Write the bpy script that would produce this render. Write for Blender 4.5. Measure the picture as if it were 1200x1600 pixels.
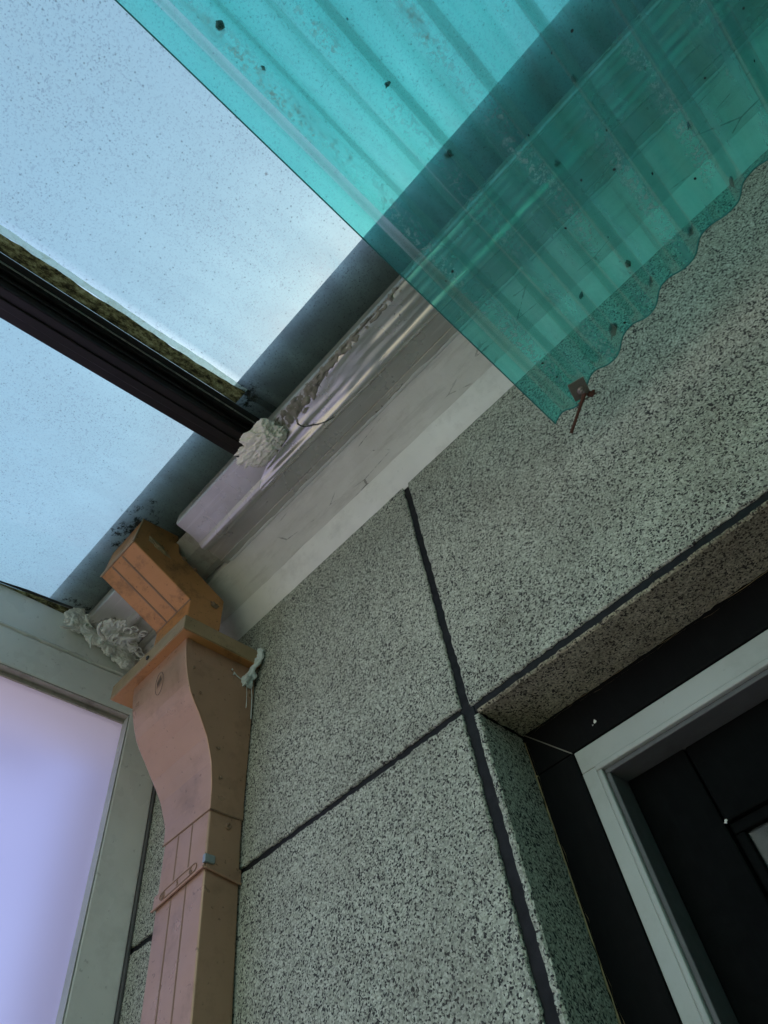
import bpy, math, random
from mathutils import Matrix, Vector, noise
random.seed(7)
for o in list(bpy.data.objects): bpy.data.objects.remove(o, do_unlink=True)
SC = bpy.context.scene
COL = SC.collection
S = 0.6            # metres per design unit (1 unit = camera to wall)
CH = 1.6           # camera height above the ground

# ------------------------------------------------------------------ camera
cam_d = bpy.data.cameras.new('camera'); cam = bpy.data.objects.new('camera', cam_d); COL.objects.link(cam)
cam_d.sensor_fit = 'VERTICAL'; cam_d.sensor_height = 36.0
cam_d.lens = 36.0*1054.2266/1600.0
cam_d.clip_start = 0.02; cam_d.clip_end = 500
RX = Vector((0.68789222, 0.7151284, -0.12407924))
RY = Vector((-0.63400273, 0.50881204, -0.58236659))
RZ = Vector((-0.35333387, 0.47927203, 0.80340121))
m = Matrix.Identity(4)
for i in range(3):
    m[i][0] = RX[i]; m[i][1] = -RY[i]; m[i][2] = -RZ[i]
m.translation = Vector((0, -S, CH))
cam.matrix_world = m
SC.camera = cam
SC.render.resolution_x = 768; SC.render.resolution_y = 1024

# ------------------------------------------------------------------ sky, sun, exposure
SUN_AZ = Vector((-0.35, 0.93, 0)).normalized(); SUN_EL = math.radians(62)
wd = bpy.data.worlds.new('World'); SC.world = wd; wd.use_nodes = True
wn = wd.node_tree; wn.nodes.clear()
sky = wn.nodes.new('ShaderNodeTexSky'); sky.sky_type = 'NISHITA'; sky.sun_disc = False
sky.sun_elevation = SUN_EL; sky.sun_rotation = math.atan2(SUN_AZ.x, SUN_AZ.y)
sky.air_density = 1.0; sky.dust_density = 0.9; sky.ozone_density = 0.3
bg = wn.nodes.new('ShaderNodeBackground'); bg.inputs['Strength'].default_value = 0.13
wo = wn.nodes.new('ShaderNodeOutputWorld')
wn.links.new(sky.outputs[0], bg.inputs[0]); wn.links.new(bg.outputs[0], wo.inputs[0])
sd = bpy.data.lights.new('sun', 'SUN'); so = bpy.data.objects.new('sun', sd); COL.objects.link(so)
sd.energy = 3.2; sd.angle = math.radians(1.5); sd.color = (1.0, 0.95, 0.88)
sdir = Vector((SUN_AZ.x*math.cos(SUN_EL), SUN_AZ.y*math.cos(SUN_EL), math.sin(SUN_EL)))
so.rotation_euler = sdir.to_track_quat('Z', 'Y').to_euler(); so.location = sdir*20
vs = SC.view_settings; vs.view_transform = 'Standard'; vs.look = 'None'; vs.exposure = 1.18; vs.gamma = 1.0
vs.use_curve_mapping = False
SC.cycles.max_bounces = 14; SC.cycles.transparent_max_bounces = 16
SC.cycles.diffuse_bounces = 6; SC.cycles.transmission_bounces = 10

# ------------------------------------------------------------------ material helpers
class NT:
    def __init__(s, name):
        s.m = bpy.data.materials.new(name); s.m.use_nodes = True
        s.t = s.m.node_tree; s.t.nodes.clear(); s.out = s.n('OutputMaterial')
        s.co = s.n('TexCoord').outputs['Object']
    def n(s, typ, **kw):
        x = s.t.nodes.new('ShaderNode'+typ)
        for k, v in kw.items(): setattr(x, k, v)
        return x
    def l(s, a, b): s.t.links.new(a, b)
    def inp(s, node, key, v):
        if v is None: return
        if hasattr(v, 'is_linked') or hasattr(v, 'links'): s.l(v, node.inputs[key])
        else: node.inputs[key].default_value = v
    def map(s, scale=(1, 1, 1), loc=(0, 0, 0), rot=(0, 0, 0), src=None):
        x = s.n('Mapping'); s.l(src or s.co, x.inputs['Vector'])
        x.inputs['Scale'].default_value = scale; x.inputs['Location'].default_value = loc; x.inputs['Rotation'].default_value = rot
        return x.outputs[0]
    def noise(s, scale, detail=3, rough=.55, vec=None, dist=0):
        x = s.n('TexNoise'); x.inputs['Scale'].default_value = scale; x.inputs['Detail'].default_value = detail
        x.inputs['Roughness'].default_value = rough; x.inputs['Distortion'].default_value = dist
        s.l(vec or s.co, x.inputs['Vector']); return x.outputs['Fac']
    def voro(s, scale, vec=None, feature='F1', rnd=1.0):
        x = s.n('TexVoronoi', feature=feature); x.inputs['Scale'].default_value = scale
        x.inputs['Randomness'].default_value = rnd
        s.l(vec or s.co, x.inputs['Vector']); return x
    def ramp(s, fac, stops, interp='LINEAR'):
        x = s.n('ValToRGB'); x.color_ramp.interpolation = interp; e = x.color_ramp.elements
        while len(e) < len(stops): e.new(.5)
        for i, (p, c) in enumerate(stops):
            e[i].position = p; e[i].color = (c, c, c, 1) if isinstance(c, (int, float)) else (*c, 1)
        s.l(fac, x.inputs[0]); return x.outputs[0]
    def mix(s, f, a, b, blend='MIX'):
        x = s.n('MixRGB', blend_type=blend)
        for i, v in ((0, f), (1, a), (2, b)):
            if hasattr(v, 'links'): s.l(v, x.inputs[i])
            elif isinstance(v, (int, float)): x.inputs[i].default_value = v if i == 0 else (v, v, v, 1)
            else: x.inputs[i].default_value = (*v, 1)
        return x.outputs[0]
    def math(s, op, a, b=0.0, clamp=False):
        x = s.n('Math', operation=op, use_clamp=clamp)
        for i, v in ((0, a), (1, b)):
            if hasattr(v, 'links'): s.l(v, x.inputs[i])
            else: x.inputs[i].default_value = v
        return x.outputs[0]
    def bump(s, h, strength=.3, dist=.002):
        x = s.n('Bump'); x.inputs['Strength'].default_value = strength; x.inputs['Distance'].default_value = dist
        s.l(h, x.inputs['Height']); return x.outputs[0]
    def princ(s, col, rough=.6, metal=0.0, spec=.5, normal=None):
        x = s.n('BsdfPrincipled')
        for k, v in (('Base Color', col), ('Roughness', rough), ('Metallic', metal), ('Specular IOR Level', spec)):
            if hasattr(v, 'links'): s.l(v, x.inputs[k])
            elif k == 'Base Color': x.inputs[k].default_value = (*v, 1)
            else: x.inputs[k].default_value = v
        if normal is not None: s.l(normal, x.inputs['Normal'])
        return x.outputs[0]
    def mixs(s, f, a, b):
        x = s.n('MixShader')
        if hasattr(f, 'links'): s.l(f, x.inputs[0])
        else: x.inputs[0].default_value = f
        s.l(a, x.inputs[1]); s.l(b, x.inputs[2]); return x.outputs[0]
    def bsdf(s, typ, col, **kw):
        x = s.n('Bsdf'+typ)
        if hasattr(col, 'links'): s.l(col, x.inputs['Color'])
        else: x.inputs['Color'].default_value = (*col, 1)
        for k, v in kw.items(): x.inputs[k].default_value = v
        return x.outputs[0]
    def sep(s, src=None):
        x = s.n('SeparateXYZ'); s.l(src or s.co, x.inputs[0]); return x.outputs
    def done(s, sh): s.l(sh, s.out.inputs['Surface']); return s.m

def granite(name, tint=(.97, 1, .96), dirt=.25, dirtcol=(.10, .085, .06)):
    t = NT(name)
    w = t.n('TexNoise'); w.inputs['Scale'].default_value = 260; w.inputs['Detail'].default_value = 2; t.l(t.co, w.inputs['Vector'])
    off = t.n('VectorMath', operation='SCALE'); t.l(w.outputs['Color'], off.inputs[0]); off.inputs['Scale'].default_value = .0026
    vec = t.n('VectorMath', operation='ADD'); t.l(t.co, vec.inputs[0]); t.l(off.outputs[0], vec.inputs[1]); vec = vec.outputs[0]
    v1 = t.voro(440, vec); r1 = t.n('SeparateColor'); t.l(v1.outputs['Color'], r1.inputs[0])
    light = t.ramp(r1.outputs[0], [(0, (.27, .28, .23)), (.35, (.38, .39, .325)), (.7, (.48, .485, .41)), (1, (.60, .60, .52))])
    big = t.noise(14, 2, .6)
    thr = t.math('ADD', r1.outputs[1], t.math('MULTIPLY', t.math('SUBTRACT', big, .5), .35))
    dk = t.ramp(thr, [(.11, 1), (.155, 0)])
    v2 = t.voro(590, vec); r2 = t.n('SeparateColor'); t.l(v2.outputs['Color'], r2.inputs[0])
    dk2 = t.ramp(r2.outputs[0], [(.10, 1), (.15, 0)])
    mid = t.ramp(r2.outputs[1], [(.22, .55), (.30, 0)])
    c = t.mix(mid, light, (.20, .20, .185))
    c = t.mix(dk2, c, (.07, .07, .068))
    c = t.mix(dk, c, (.035, .035, .036))
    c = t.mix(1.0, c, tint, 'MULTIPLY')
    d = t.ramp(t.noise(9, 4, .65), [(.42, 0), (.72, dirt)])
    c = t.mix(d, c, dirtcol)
    run = t.ramp(t.noise(7, 5, .65, t.map((1.4, 1.4, .22))), [(.50, 0), (.72, .22)])
    c = t.mix(run, c, (.13, .125, .10))
    h = t.math('ADD', t.math('MULTIPLY', t.noise(340, 3, .7), .7), t.math('MULTIPLY', t.noise(60, 2), .6))
    return t.done(t.princ(c, .82, 0, .25, t.bump(h, .55, .0016)))

def paint(name, col, rough=.5, metal=0, grime=.3, gcol=(.06, .05, .04), gscale=30, speck=.25, bump=.15, spec=.4, streak=None):
    t = NT(name)
    var = t.ramp(t.noise(gscale*.35, 4, .6), [(.35, .88), (.7, 1.08)])
    c = t.mix(1.0, col, var, 'MULTIPLY')
    vec = t.map(streak) if streak else None
    g = t.ramp(t.noise(gscale, 6, .72, vec), [(.52, 0), (.78, grime)])
    c = t.mix(g, c, gcol)
    sp = t.ramp(t.noise(gscale*9, 2, .5), [(.68, 0), (.74, speck)])
    c = t.mix(sp, c, tuple(x*.5 for x in gcol))
    ro = t.ramp(t.noise(gscale*1.3, 3), [(.3, max(.05, rough-.1)), (.75, min(1, rough+.15))])
    return t.done(t.princ(c, ro, metal, spec, t.bump(t.noise(gscale*7, 3), bump, .0008)))

M = {}
M['granite'] = granite('granite')
M['granite_bounce_stain'] = granite('granite_bounce_stain', (.80, .72, .60), .55, (.085, .065, .04))  # brown ground bounce put into the tint, along with brownish dirt
M['sealant_black'] = paint('sealant_black', (.0075, .008, .009), .6, 0, .35, (.035, .035, .033), 60, .0, .3, .25)
M['stucco'] = paint('light_block_render', (.20, .20, .175), .9, 0, .3, (.12, .11, .09), 6, .1, .4)  # render for the unseen blocks added to shape the light
def soffit():
    t = NT('soffit_paint')
    g = t.ramp(t.noise(7, 5, .65), [(.35, (.68, .67, .61)), (.68, (.57, .555, .50))])
    st = t.ramp(t.noise(16, 5, .7, t.map((.5, 3, 3))), [(.5, 0), (.8, .45)])
    c = t.mix(st, g, (.22, .20, .16))
    cr = t.voro(16, t.map((.4, 1.6, 1.6)), 'DISTANCE_TO_EDGE')
    wob = t.noise(30, 4, .7)
    e = t.math('ADD', cr.outputs['Distance'], t.math('MULTIPLY', t.math('SUBTRACT', wob, .5), .12))
    crack = t.ramp(e, [(0, .6), (.007, 0)])
    gate = t.ramp(t.noise(7, 2), [(.50, 0), (.57, 1)])
    ck = t.math('MULTIPLY', crack, gate)
    c = t.mix(ck, c, (.08, .075, .06))
    h = t.math('SUBTRACT', t.noise(70, 4, .7), t.math('MULTIPLY', ck, 2.0))
    return t.done(t.princ(c, .75, 0, .3, t.bump(h, .5, .0015)))
M['soffit'] = soffit()
M['caulk_fillet'] = paint('caulk_fillet', (.76, .75, .69), .45, 0, .3, (.2, .18, .14), 18, .1, .25)
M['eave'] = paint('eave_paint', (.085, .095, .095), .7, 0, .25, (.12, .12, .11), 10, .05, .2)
M['dark'] = paint('dark_backing', (.015, .015, .015), .8, 0, .2, (.05, .04, .03), 15, 0, .3)
def alu(name, col=(.5, .5, .46), rough=.26, metal=.45):
    t = NT(name)
    c = t.mix(t.ramp(t.noise(5, 4, .6), [(.3, 0), (.7, 1)]), tuple(x*.85 for x in col), tuple(min(1, x*1.08) for x in col))
    ox = t.ramp(t.noise(11, 6, .7, t.map((.5, 1.5, 1.5))), [(.48, 0), (.74, .45)])
    c = t.mix(ox, c, (.34, .31, .26))
    scr = t.ramp(t.noise(160, 2, .5, t.map((.05, 1, 1))), [(.62, 0), (.68, .25)])
    c = t.mix(scr, c, (.75, .74, .70))
    sp = t.ramp(t.noise(120, 3), [(.66, 0), (.74, .7)])
    c = t.mix(t.math('MULTIPLY', sp, t.ramp(t.noise(8, 2), [(.45, 0), (.65, 1)])), c, (.05, .045, .04))
    ro = t.ramp(t.noise(9, 4, .6), [(.3, rough-.06), (.75, rough+.14)])
    return t.done(t.princ(c, ro, metal, .6, t.bump(t.noise(16, 2), .10, .003)))
M['alu'] = alu('gutter_aluminium', (.50, .485, .44), .27, .5)
M['film'] = alu('silver_tape', (.60, .59, .55), .20, .7)
M['white_alu'] = paint('white_powdercoat', (.83, .84, .79), .32, 0, .28, (.22, .20, .15), 9, .25, .06, .5)
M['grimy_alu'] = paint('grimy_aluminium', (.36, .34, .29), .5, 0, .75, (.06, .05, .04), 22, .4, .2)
M['win_alu'] = paint('window_aluminium', (.42, .44, .41), .4, 0, .3, (.16, .15, .11), 14, .15, .05, .5)
M['win_return'] = paint('window_gasket_grey', (.10, .10, .10), .5, 0, .3, (.03, .03, .03), 30, 0, .2)
M['black_stone'] = paint('black_stone_frame', (.006, .0062, .0065), .55, 0, .5, (.012, .012, .011), 60, .0, .25, .06, (3, 3, .35))
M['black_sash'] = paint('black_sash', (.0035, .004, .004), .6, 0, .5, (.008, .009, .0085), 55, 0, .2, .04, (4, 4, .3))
M['tan_caulk'] = paint('tan_caulk', (.34, .26, .13), .6, 0, .5, (.08, .06, .04), 60, .2, .4)
M['bar'] = paint('bronze_bar', (.014, .010, .009), .4, 0, .35, (.035, .026, .02), 12, .0, .08, .3, (6, .4, 6))
M['gasket'] = paint('rubber_gasket', (.018, .019, .018), .5, 0, .3, (.07, .07, .05), 40, 0, .2)
M['bead'] = paint('glazing_bead', (.55, .56, .54), .25, .5, .3, (.2, .2, .18), 30, 0, .05)
M['sealant_pale'] = paint('pale_sealant', (.66, .72, .62), .4, 0, .35, (.25, .24, .12), 30, .3, .3)
def glow_sealant():
    t = NT('translucent_sealant'); c = t.ramp(t.noise(40, 5, .7), [(.35, (.45, .46, .25)), (.5, (.70, .80, .66)), (.8, (.78, .88, .78))])
    return t.done(t.mixs(.75, t.princ(c, .5, 0, .3), t.mixs(.5, t.bsdf('Translucent', c), t.bsdf('Transparent', (.85, 1, .92)))))
M['glow_sealant'] = glow_sealant()
M['pipe'] = paint('copper_tone_paint', (.43, .265, .17), .36, .4, .55, (.12, .075, .04), 13, .5, .06, .5)
M['pipe_bare'] = paint('copper_tone_elbow', (.48, .235, .085), .38, .35, .9, (.07, .045, .025), 17, .6, .2, .4)
M['pipe_rim'] = paint('hopper_rim_paint', (.34, .25, .135), .42, .3, .75, (.11, .08, .045), 24, .6, .2, .4)
M['groove'] = paint('groove_brown', (.25, .16, .10), .8, 0, .2, (.05, .04, .03), 30, 0, .2)  # plain darker brown for grooves, laps, rivets and raised figures
M['blue_clip'] = paint('zinc_clip', (.30, .36, .36), .35, .6, .3, (.1, .1, .1), 40, 0, .1)
M['steel'] = paint('dull_steel', (.24, .22, .19), .45, .7, .5, (.10, .07, .04), 60, .3, .3)
M['rust'] = paint('rusty_steel', (.10, .045, .03), .85, .2, .5, (.03, .02, .015), 120, .3, .6)
M['caulk'] = paint('silicone_caulk', (.72, .73, .67), .42, 0, .45, (.20, .19, .16), 35, .2, .3)
M['caulk_old'] = paint('aged_foam', (.80, .76, .66), .5, 0, .5, (.36, .32, .22), 30, .2, .3)
M['caulk_teal'] = paint('sealant_drips', (.62, .68, .64), .4, 0, .25, (.25, .27, .24), 50, .1, .25)
M['crumple'] = paint('torn_wrap', (.24, .22, .17), .55, 0, .8, (.012, .012, .010), 45, .3, .6)
M['leaf'] = paint('dry_leaf_bits', (.035, .035, .025), .9, 0, .3, (.01, .01, .01), 90, 0, .4)
M['ground'] = paint('yard_paving', (.40, .345, .25), .85, 0, .4, (.2, .19, .17), 3, .1, .3)
M['pencil'] = paint('pencil_mark', (.13, .09, .07), .8, 0, .1, (.05, .05, .05), 50, 0, .1)

def moss():
    t = NT('mossy_strip')
    n1 = t.noise(60, 7, .8, t.map((1.6, .8, 1)))
    c = t.ramp(n1, [(.34, (.012, .010, .006)), (.45, (.07, .055, .022)), (.54, (.24, .21, .085)), (.66, (.46, .43, .22))])
    return t.done(t.mixs(.30, t.princ(c, .9, 0, .2, t.bump(n1, .7, .003)), t.bsdf('Translucent', c)))
M['moss'] = moss()

def glass_roof():
    # weathered sheet: clear body, milky weathering film, droppings and grit
    t = NT('weathered_roof_glass')
    clear = t.bsdf('Transparent', (.65, .90, .78))
    film = t.bsdf('Translucent', (.78, .95, .82))
    hz = t.ramp(t.math('ADD', t.math('MULTIPLY', t.noise(4, 5, .65), .6), t.math('MULTIPLY', t.noise(14, 5, .7, t.map((2.2, .35, 1))), .4)), [(.3, .42), (.7, .80)])
    body = t.mixs(hz, clear, film)
    sx = t.sep()
    glow_line = t.math('ADD', sx[0], t.math('MULTIPLY', t.math('SUBTRACT', t.noise(7, 3), .5), .006))
    glow_line = t.ramp(t.math('DIVIDE', t.math('SUBTRACT', glow_line, .058), .030), [(0, 0), (.12, 1), (.45, .8), (1, 0)])   # bright glow line beside the bar, put in as clearer glass
    body = t.mixs(glow_line, body, t.bsdf('Transparent', (.86, 1, .86)))
    gl = t.bsdf('Glossy', (1, 1, 1), Roughness=.08)
    fr = t.n('Fresnel'); fr.inputs['IOR'].default_value = 1.35
    body = t.mixs(t.math('MULTIPLY', fr.outputs[0], .55), body, gl)
    # soft grey grit, clustered
    cl = t.ramp(t.noise(4.5, 3, .6), [(.30, .35), (.62, 1)])
    fine = t.math('MAXIMUM', t.ramp(t.noise(300, 3, .65), [(.54, 0), (.66, .6)]), t.ramp(t.noise(130, 4, .7), [(.57, 0), (.68, .45)]))
    grit = t.math('MULTIPLY', fine, cl)
    dust = t.mixs(.45, t.bsdf('Transparent', (.45, .52, .52)), t.bsdf('Translucent', (.20, .23, .22)))
    body = t.mixs(grit, body, dust)
    lowedge = t.ramp(t.math('DIVIDE', t.math('ADD', sx[1], .17), .10), [(0, 0), (1, 1)])
    silt = t.math('MULTIPLY', lowedge, t.ramp(t.noise(9, 5, .7, t.map((1.5, .8, 1))), [(.35, .15), (.7, .75)]))
    body = t.mixs(silt, body, t.mixs(.5, t.bsdf('Transparent', (.62, .70, .62)), t.bsdf('Translucent', (.46, .48, .42))))
    # hard dark specks
    v = t.voro(170, t.co); r = t.n('SeparateColor'); t.l(v.outputs['Color'], r.inputs[0])
    near = t.ramp(v.outputs['Distance'], [(.16, 1), (.26, 0)])
    pick = t.ramp(r.outputs[0], [(.16, 1), (.18, 0)])
    sp = t.math('MULTIPLY', t.math('MULTIPLY', near, pick), .5)
    body = t.mixs(sp, body, t.bsdf('Diffuse', (.06, .05, .04)))
    v = t.voro(16, t.co); r = t.n('SeparateColor'); t.l(v.outputs['Color'], r.inputs[0])
    near = t.ramp(t.math('ADD', v.outputs['Distance'], t.math('MULTIPLY', t.noise(90, 3), .07)), [(.065, 1), (.085, 0)])
    pick = t.ramp(r.outputs[0], [(.18, 1), (.19, 0)])
    body = t.mixs(t.math('MULTIPLY', t.math('MULTIPLY', near, pick), .8), body, t.mixs(.5, t.bsdf('Diffuse', (.5, .47, .38)), t.bsdf('Translucent', (.8, .8, .7))))
    return t.done(body)
M['glass'] = glass_roof()

PER = .107; PH0 = 2*math.pi*(.5+.142)/PER+.5   # flute pitch and phase at the sheet's origin
def teal():
    t = NT('teal_corrugated_plastic')
    sx = t.sep()
    # colour is deeper/lighter in long weathered streaks that follow the flutes
    stv = t.noise(6, 4, .6, t.map((5, .35, 1)))
    lw = t.n('LayerWeight'); lw.inputs['Blend'].default_value = .5
    path = t.ramp(lw.outputs['Facing'], [(.05, (1, 1, 1)), (.22, (.88, .95, .94)), (.44, (.60, .80, .77)), (.75, (.34, .60, .56))])
    tint = t.ramp(stv, [(.3, (.19, .83, .73)), (.7, (.33, .95, .87))])
    clear = t.bsdf('Transparent', t.mix(1.0, tint, path, 'MULTIPLY'))
    ph = t.math('MULTIPLY', sx[0], 2*math.pi/(PER*S)); ph = t.math('ADD', ph, PH0)
    valley = t.ramp(t.math('MULTIPLY', t.math('ADD', t.math('SINE', ph), t.math('MULTIPLY', t.math('SUBTRACT', t.noise(8, 3), .5), 1.2)), -1), [(.45, 0), (.95, 1)])
    tr = t.bsdf('Translucent', t.ramp(stv, [(.3, (.20, .80, .75)), (.7, (.36, .90, .86))]))
    body = t.mixs(t.ramp(t.noise(11, 4, .6, t.map((3, .3, 1))), [(.3, .12), (.7, .28)]), clear, tr)
    gl = t.bsdf('Glossy', (.8, 1, .97), Roughness=.2)
    fr = t.n('Fresnel'); fr.inputs['IOR'].default_value = 1.45
    body = t.mixs(t.math('MULTIPLY', fr.outputs[0], .3), body, gl)
    # settled dust in the valleys
    wob = t.noise(7, 5, .7, t.map((1.5, .8, 1)))
    dm = t.math('MULTIPLY', t.ramp(t.noise(190, 4, .75), [(.50, 0), (.60, .75)]), t.math('MULTIPLY', valley, t.ramp(wob, [(.46, 0), (.58, 1)])))
    body = t.mixs(dm, body, t.mixs(.6, t.bsdf('Diffuse', (.36, .48, .42)), t.bsdf('Translucent', (.36, .55, .48))))
    sm = t.ramp(t.noise(22, 5, .7, t.map((2, .6, 1))), [(.50, 0), (.72, .45)])
    sm = t.math('MULTIPLY', sm, t.ramp(valley, [(0, .35), (1, 1)]))
    body = t.mixs(sm, body, t.bsdf('Translucent', (.18, .30, .26)))
    v = t.voro(70, t.co); r = t.n('SeparateColor'); t.l(v.outputs['Color'], r.inputs[0])
    near = t.ramp(t.math('ADD', v.outputs['Distance'], t.math('MULTIPLY', t.noise(200, 3), .12)), [(.14, 1), (.19, 0)])
    pick = t.ramp(r.outputs[0], [(.08, 1), (.09, 0)])
    body = t.mixs(t.math('MULTIPLY', near, pick), body, t.bsdf('Diffuse', (.03, .035, .03)))
    return t.done(body)
M['teal'] = teal()

def frosted():
    t = NT('frosted_lavender_panel')
    c = t.ramp(t.noise(3, 3, .5), [(.3, (.58, .54, .93)), (.7, (.62, .59, .97))])
    b = t.mixs(.10, t.mixs(.30, t.bsdf('Translucent', c), t.bsdf('Refraction', (.82, .76, 1.0), Roughness=.75, IOR=1.25)), t.bsdf('Diffuse', (.55, .48, .58)))
    gl = t.bsdf('Glossy', (1, 1, 1), Roughness=.35)
    b = t.mixs(.08, b, gl)
    v = t.voro(22, t.co); r = t.n('SeparateColor'); t.l(v.outputs['Color'], r.inputs[0])
    near = t.ramp(v.outputs['Distance'], [(.05, 1), (.09, 0)])
    pick = t.ramp(r.outputs[0], [(.30, 1), (.31, 0)])
    b = t.mixs(t.math('MULTIPLY', t.math('MULTIPLY', near, pick), .6), b, t.bsdf('Diffuse', (.2, .2, .22)))
    return t.done(b)
M['frosted'] = frosted()
def pane_glass():
    t = NT('dark_window_glass')
    fr = t.n('Fresnel'); fr.inputs['IOR'].default_value = 1.5
    d = t.mixs(.75, t.bsdf('Transparent', (.75, .82, .80)), t.princ((.03, .036, .033), .25, 0, .5))
    return t.done(t.mixs(t.math('MULTIPLY', fr.outputs[0], .35), d, t.bsdf('Glossy', (1, 1, 1), Roughness=.06)))
M['pane'] = pane_glass()

# ------------------------------------------------------------------ object helpers
def W(p): return Vector((p[0]*S, p[1]*S, p[2]*S+CH))
ORG = {}
def empty(name, o, label=None, cat=None, group=None):
    e = bpy.data.objects.new(name, None); COL.objects.link(e); e.location = W(o); ORG[e.name] = Vector(o)
    e.empty_display_size = .05
    tag(e, label, cat, group); return e
def tag(o, label=None, cat=None, group=None, kind=None):
    if label: o['label'] = label
    if cat: o['category'] = cat
    if group: o['group'] = group
    if kind: o['kind'] = kind
    return o
def mk(name, verts, faces, mat, parent=None, origin=None, smooth=False, bevel=0, seg=2):
    """verts in design units"""
    if parent is not None: o0 = ORG[parent.name]
    else: o0 = Vector(origin if origin is not None else verts[0])
    me = bpy.data.meshes.new(name)
    me.from_pydata([((v[0]-o0[0])*S, (v[1]-o0[1])*S, (v[2]-o0[2])*S) for v in verts], [], faces)
    me.materials.append(M[mat] if isinstance(mat, str) else mat)
    import bmesh
    bm = bmesh.new(); bm.from_mesh(me); bmesh.ops.recalc_face_normals(bm, faces=bm.faces)
    bm.to_mesh(me); bm.free()
    if smooth:
        for p in me.polygons: p.use_smooth = True
    o = bpy.data.objects.new(name, me); COL.objects.link(o)
    if parent is not None: o.parent = parent
    else: o.location = W(o0)
    ORG[o.name] = o0
    if bevel:
        b = o.modifiers.new('bevel', 'BEVEL'); b.width = bevel*S; b.segments = seg; b.limit_method = 'ANGLE'; b.angle_limit = .6
    return o
BOXF = [(0, 1, 2, 3), (7, 6, 5, 4), (0, 4, 5, 1), (1, 5, 6, 2), (2, 6, 7, 3), (3, 7, 4, 0)]
def boxv(a, b):
    x0, y0, z0 = a; x1, y1, z1 = b
    return [(x0, y0, z0), (x1, y0, z0), (x1, y1, z0), (x0, y1, z0), (x0, y0, z1), (x1, y0, z1), (x1, y1, z1), (x0, y1, z1)]
def box(name, a, b, mat, parent=None, bevel=.003, **k): return mk(name, boxv(a, b), BOXF, mat, parent, bevel=bevel, **k)
def join(parts):
    V, F = [], []
    for v, f in parts:
        n = len(V); V += list(v); F += [tuple(i+n for i in q) for q in f]
    return V, F
def sweep_x(prof, xs, close=False):
    """profile [(y,z)] along x list -> grid"""
    V = [(x, y, z) for x in xs for (y, z) in prof]; n = len(prof); F = []
    for i in range(len(xs)-1):
        for j in range(n if close else n-1):
            j2 = (j+1) % n
            F.append((i*n+j, i*n+j2, (i+1)*n+j2, (i+1)*n+j))
    if close:
        F.append(tuple(range(n))); F.append(tuple((len(xs)-1)*n+j for j in range(n)))
    return V, F
def tube(path, r, n=8, taper=None, cap=True):
    P = [Vector(p) for p in path]; V = []; F = []
    for i, p in enumerate(P):
        d = (P[min(i+1, len(P)-1)]-P[max(i-1, 0)]).normalized()
        a = d.cross(Vector((0.13, .21, 1))); a.normalize() if a.length > 1e-4 else None
        b = d.cross(a); rr = r*(taper(i/(len(P)-1)) if taper else 1)
        for k in range(n):
            t = 2*math.pi*k/n; V.append(tuple(p+a*math.cos(t)*rr+b*math.sin(t)*rr))
    for i in range(len(P)-1):
        for k in range(n):
            k2 = (k+1) % n; F.append((i*n+k, i*n+k2, (i+1)*n+k2, (i+1)*n+k))
    if cap: F += [tuple(range(n)), tuple((len(P)-1)*n+k for k in range(n))]
    return V, F
def fnoise(p, s=1.0): return noise.noise(Vector(p)*s)
def frange(a, b, n): return [a+(b-a)*i/n for i in range(n+1)]

# ------------------------------------------------------------------ setting: ground
g = mk('ground', [(-60, -60, -CH/S), (60, -60, -CH/S), (60, 60, -CH/S), (-60, 60, -CH/S)], [(0, 1, 2, 3)], 'ground', origin=(0, 0, -CH/S))
tag(g, kind='structure')

# ------------------------------------------------------------------ house: granite slabs, joints, soffit, eave
house = empty('house', (0, .3, -CH/S), 'house wall of speckled grey granite slabs with black joints under a painted soffit', 'building')
def slab(poly, depth_axis, d0, d1, mat='granite', name='granite_slab', jit=.0028, step=.012, bev=.004):
    """poly corners (a,b) on the visible face at d0; back at d1. depth_axis 'y' (a=x,b=z), 'x' (a=y,b=z), 'z' (a=x,b=y)"""
    pts = []
    n = len(poly)
    for i in range(n):
        a, b = Vector(poly[i]), Vector(poly[(i+1) % n]); L = (b-a).length; k = max(2, int(L/step))
        nrm = Vector((-(b-a)[1], (b-a)[0]))/max(L, 1e-6)
        for j in range(k):
            p = a+(b-a)*j/k
            if j: p = p+nrm*((random.random()-.5)*jit*1.2+noise.noise(Vector((p[0]*60, p[1]*60, d0*9+i)))*jit)
            pts.append((p, nrm))
    def P(a, b, d):
        return {'y': (a, d, b), 'x': (d, a, b), 'z': (a, b, d)}[depth_axis]
    s = 1 if d1 > d0 else -1
    N = len(pts); V = []
    c = Vector((sum(p[0][0] for p in pts)/N, sum(p[0][1] for p in pts)/N))
    for p, nr in pts:                                   # inner face ring (chipped arris)
        w = bev*(.35+random.random()*.9)
        q = p+nr*(w if (c-p).dot(nr) > 0 else -w); V.append(P(q[0], q[1], d0))
    for p, nr in pts: V.append(P(p[0], p[1], d0+s*bev*(.6+random.random()*.5)))
    for p, nr in pts: V.append(P(p[0], p[1], d1))
    F = [tuple(range(N))]
    for r in (0, 1):
        for i in range(N):
            j = (i+1) % N; F.append((r*N+i, r*N+j, (r+1)*N+j, (r+1)*N+i))
    return mk(name, V, F, mat, house)
JL, JR = -.650, -.627            # vertical joint by the window
ZT, ZB = .878, .861              # left horizontal joint
slab([(-1.520, ZT), (JL, ZT), (JL, 1.76), (-1.520, 1.76)], 'y', 0, .05)
slab([(-2.70, ZT), (-1.545, ZT), (-1.545, 1.76), (-2.70, 1.76)], 'y', 0, .05)
slab([(JR, .868), (2.20, .868), (2.20, 1.76), (JR, 1.76)], 'y', 0, .05)
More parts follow.
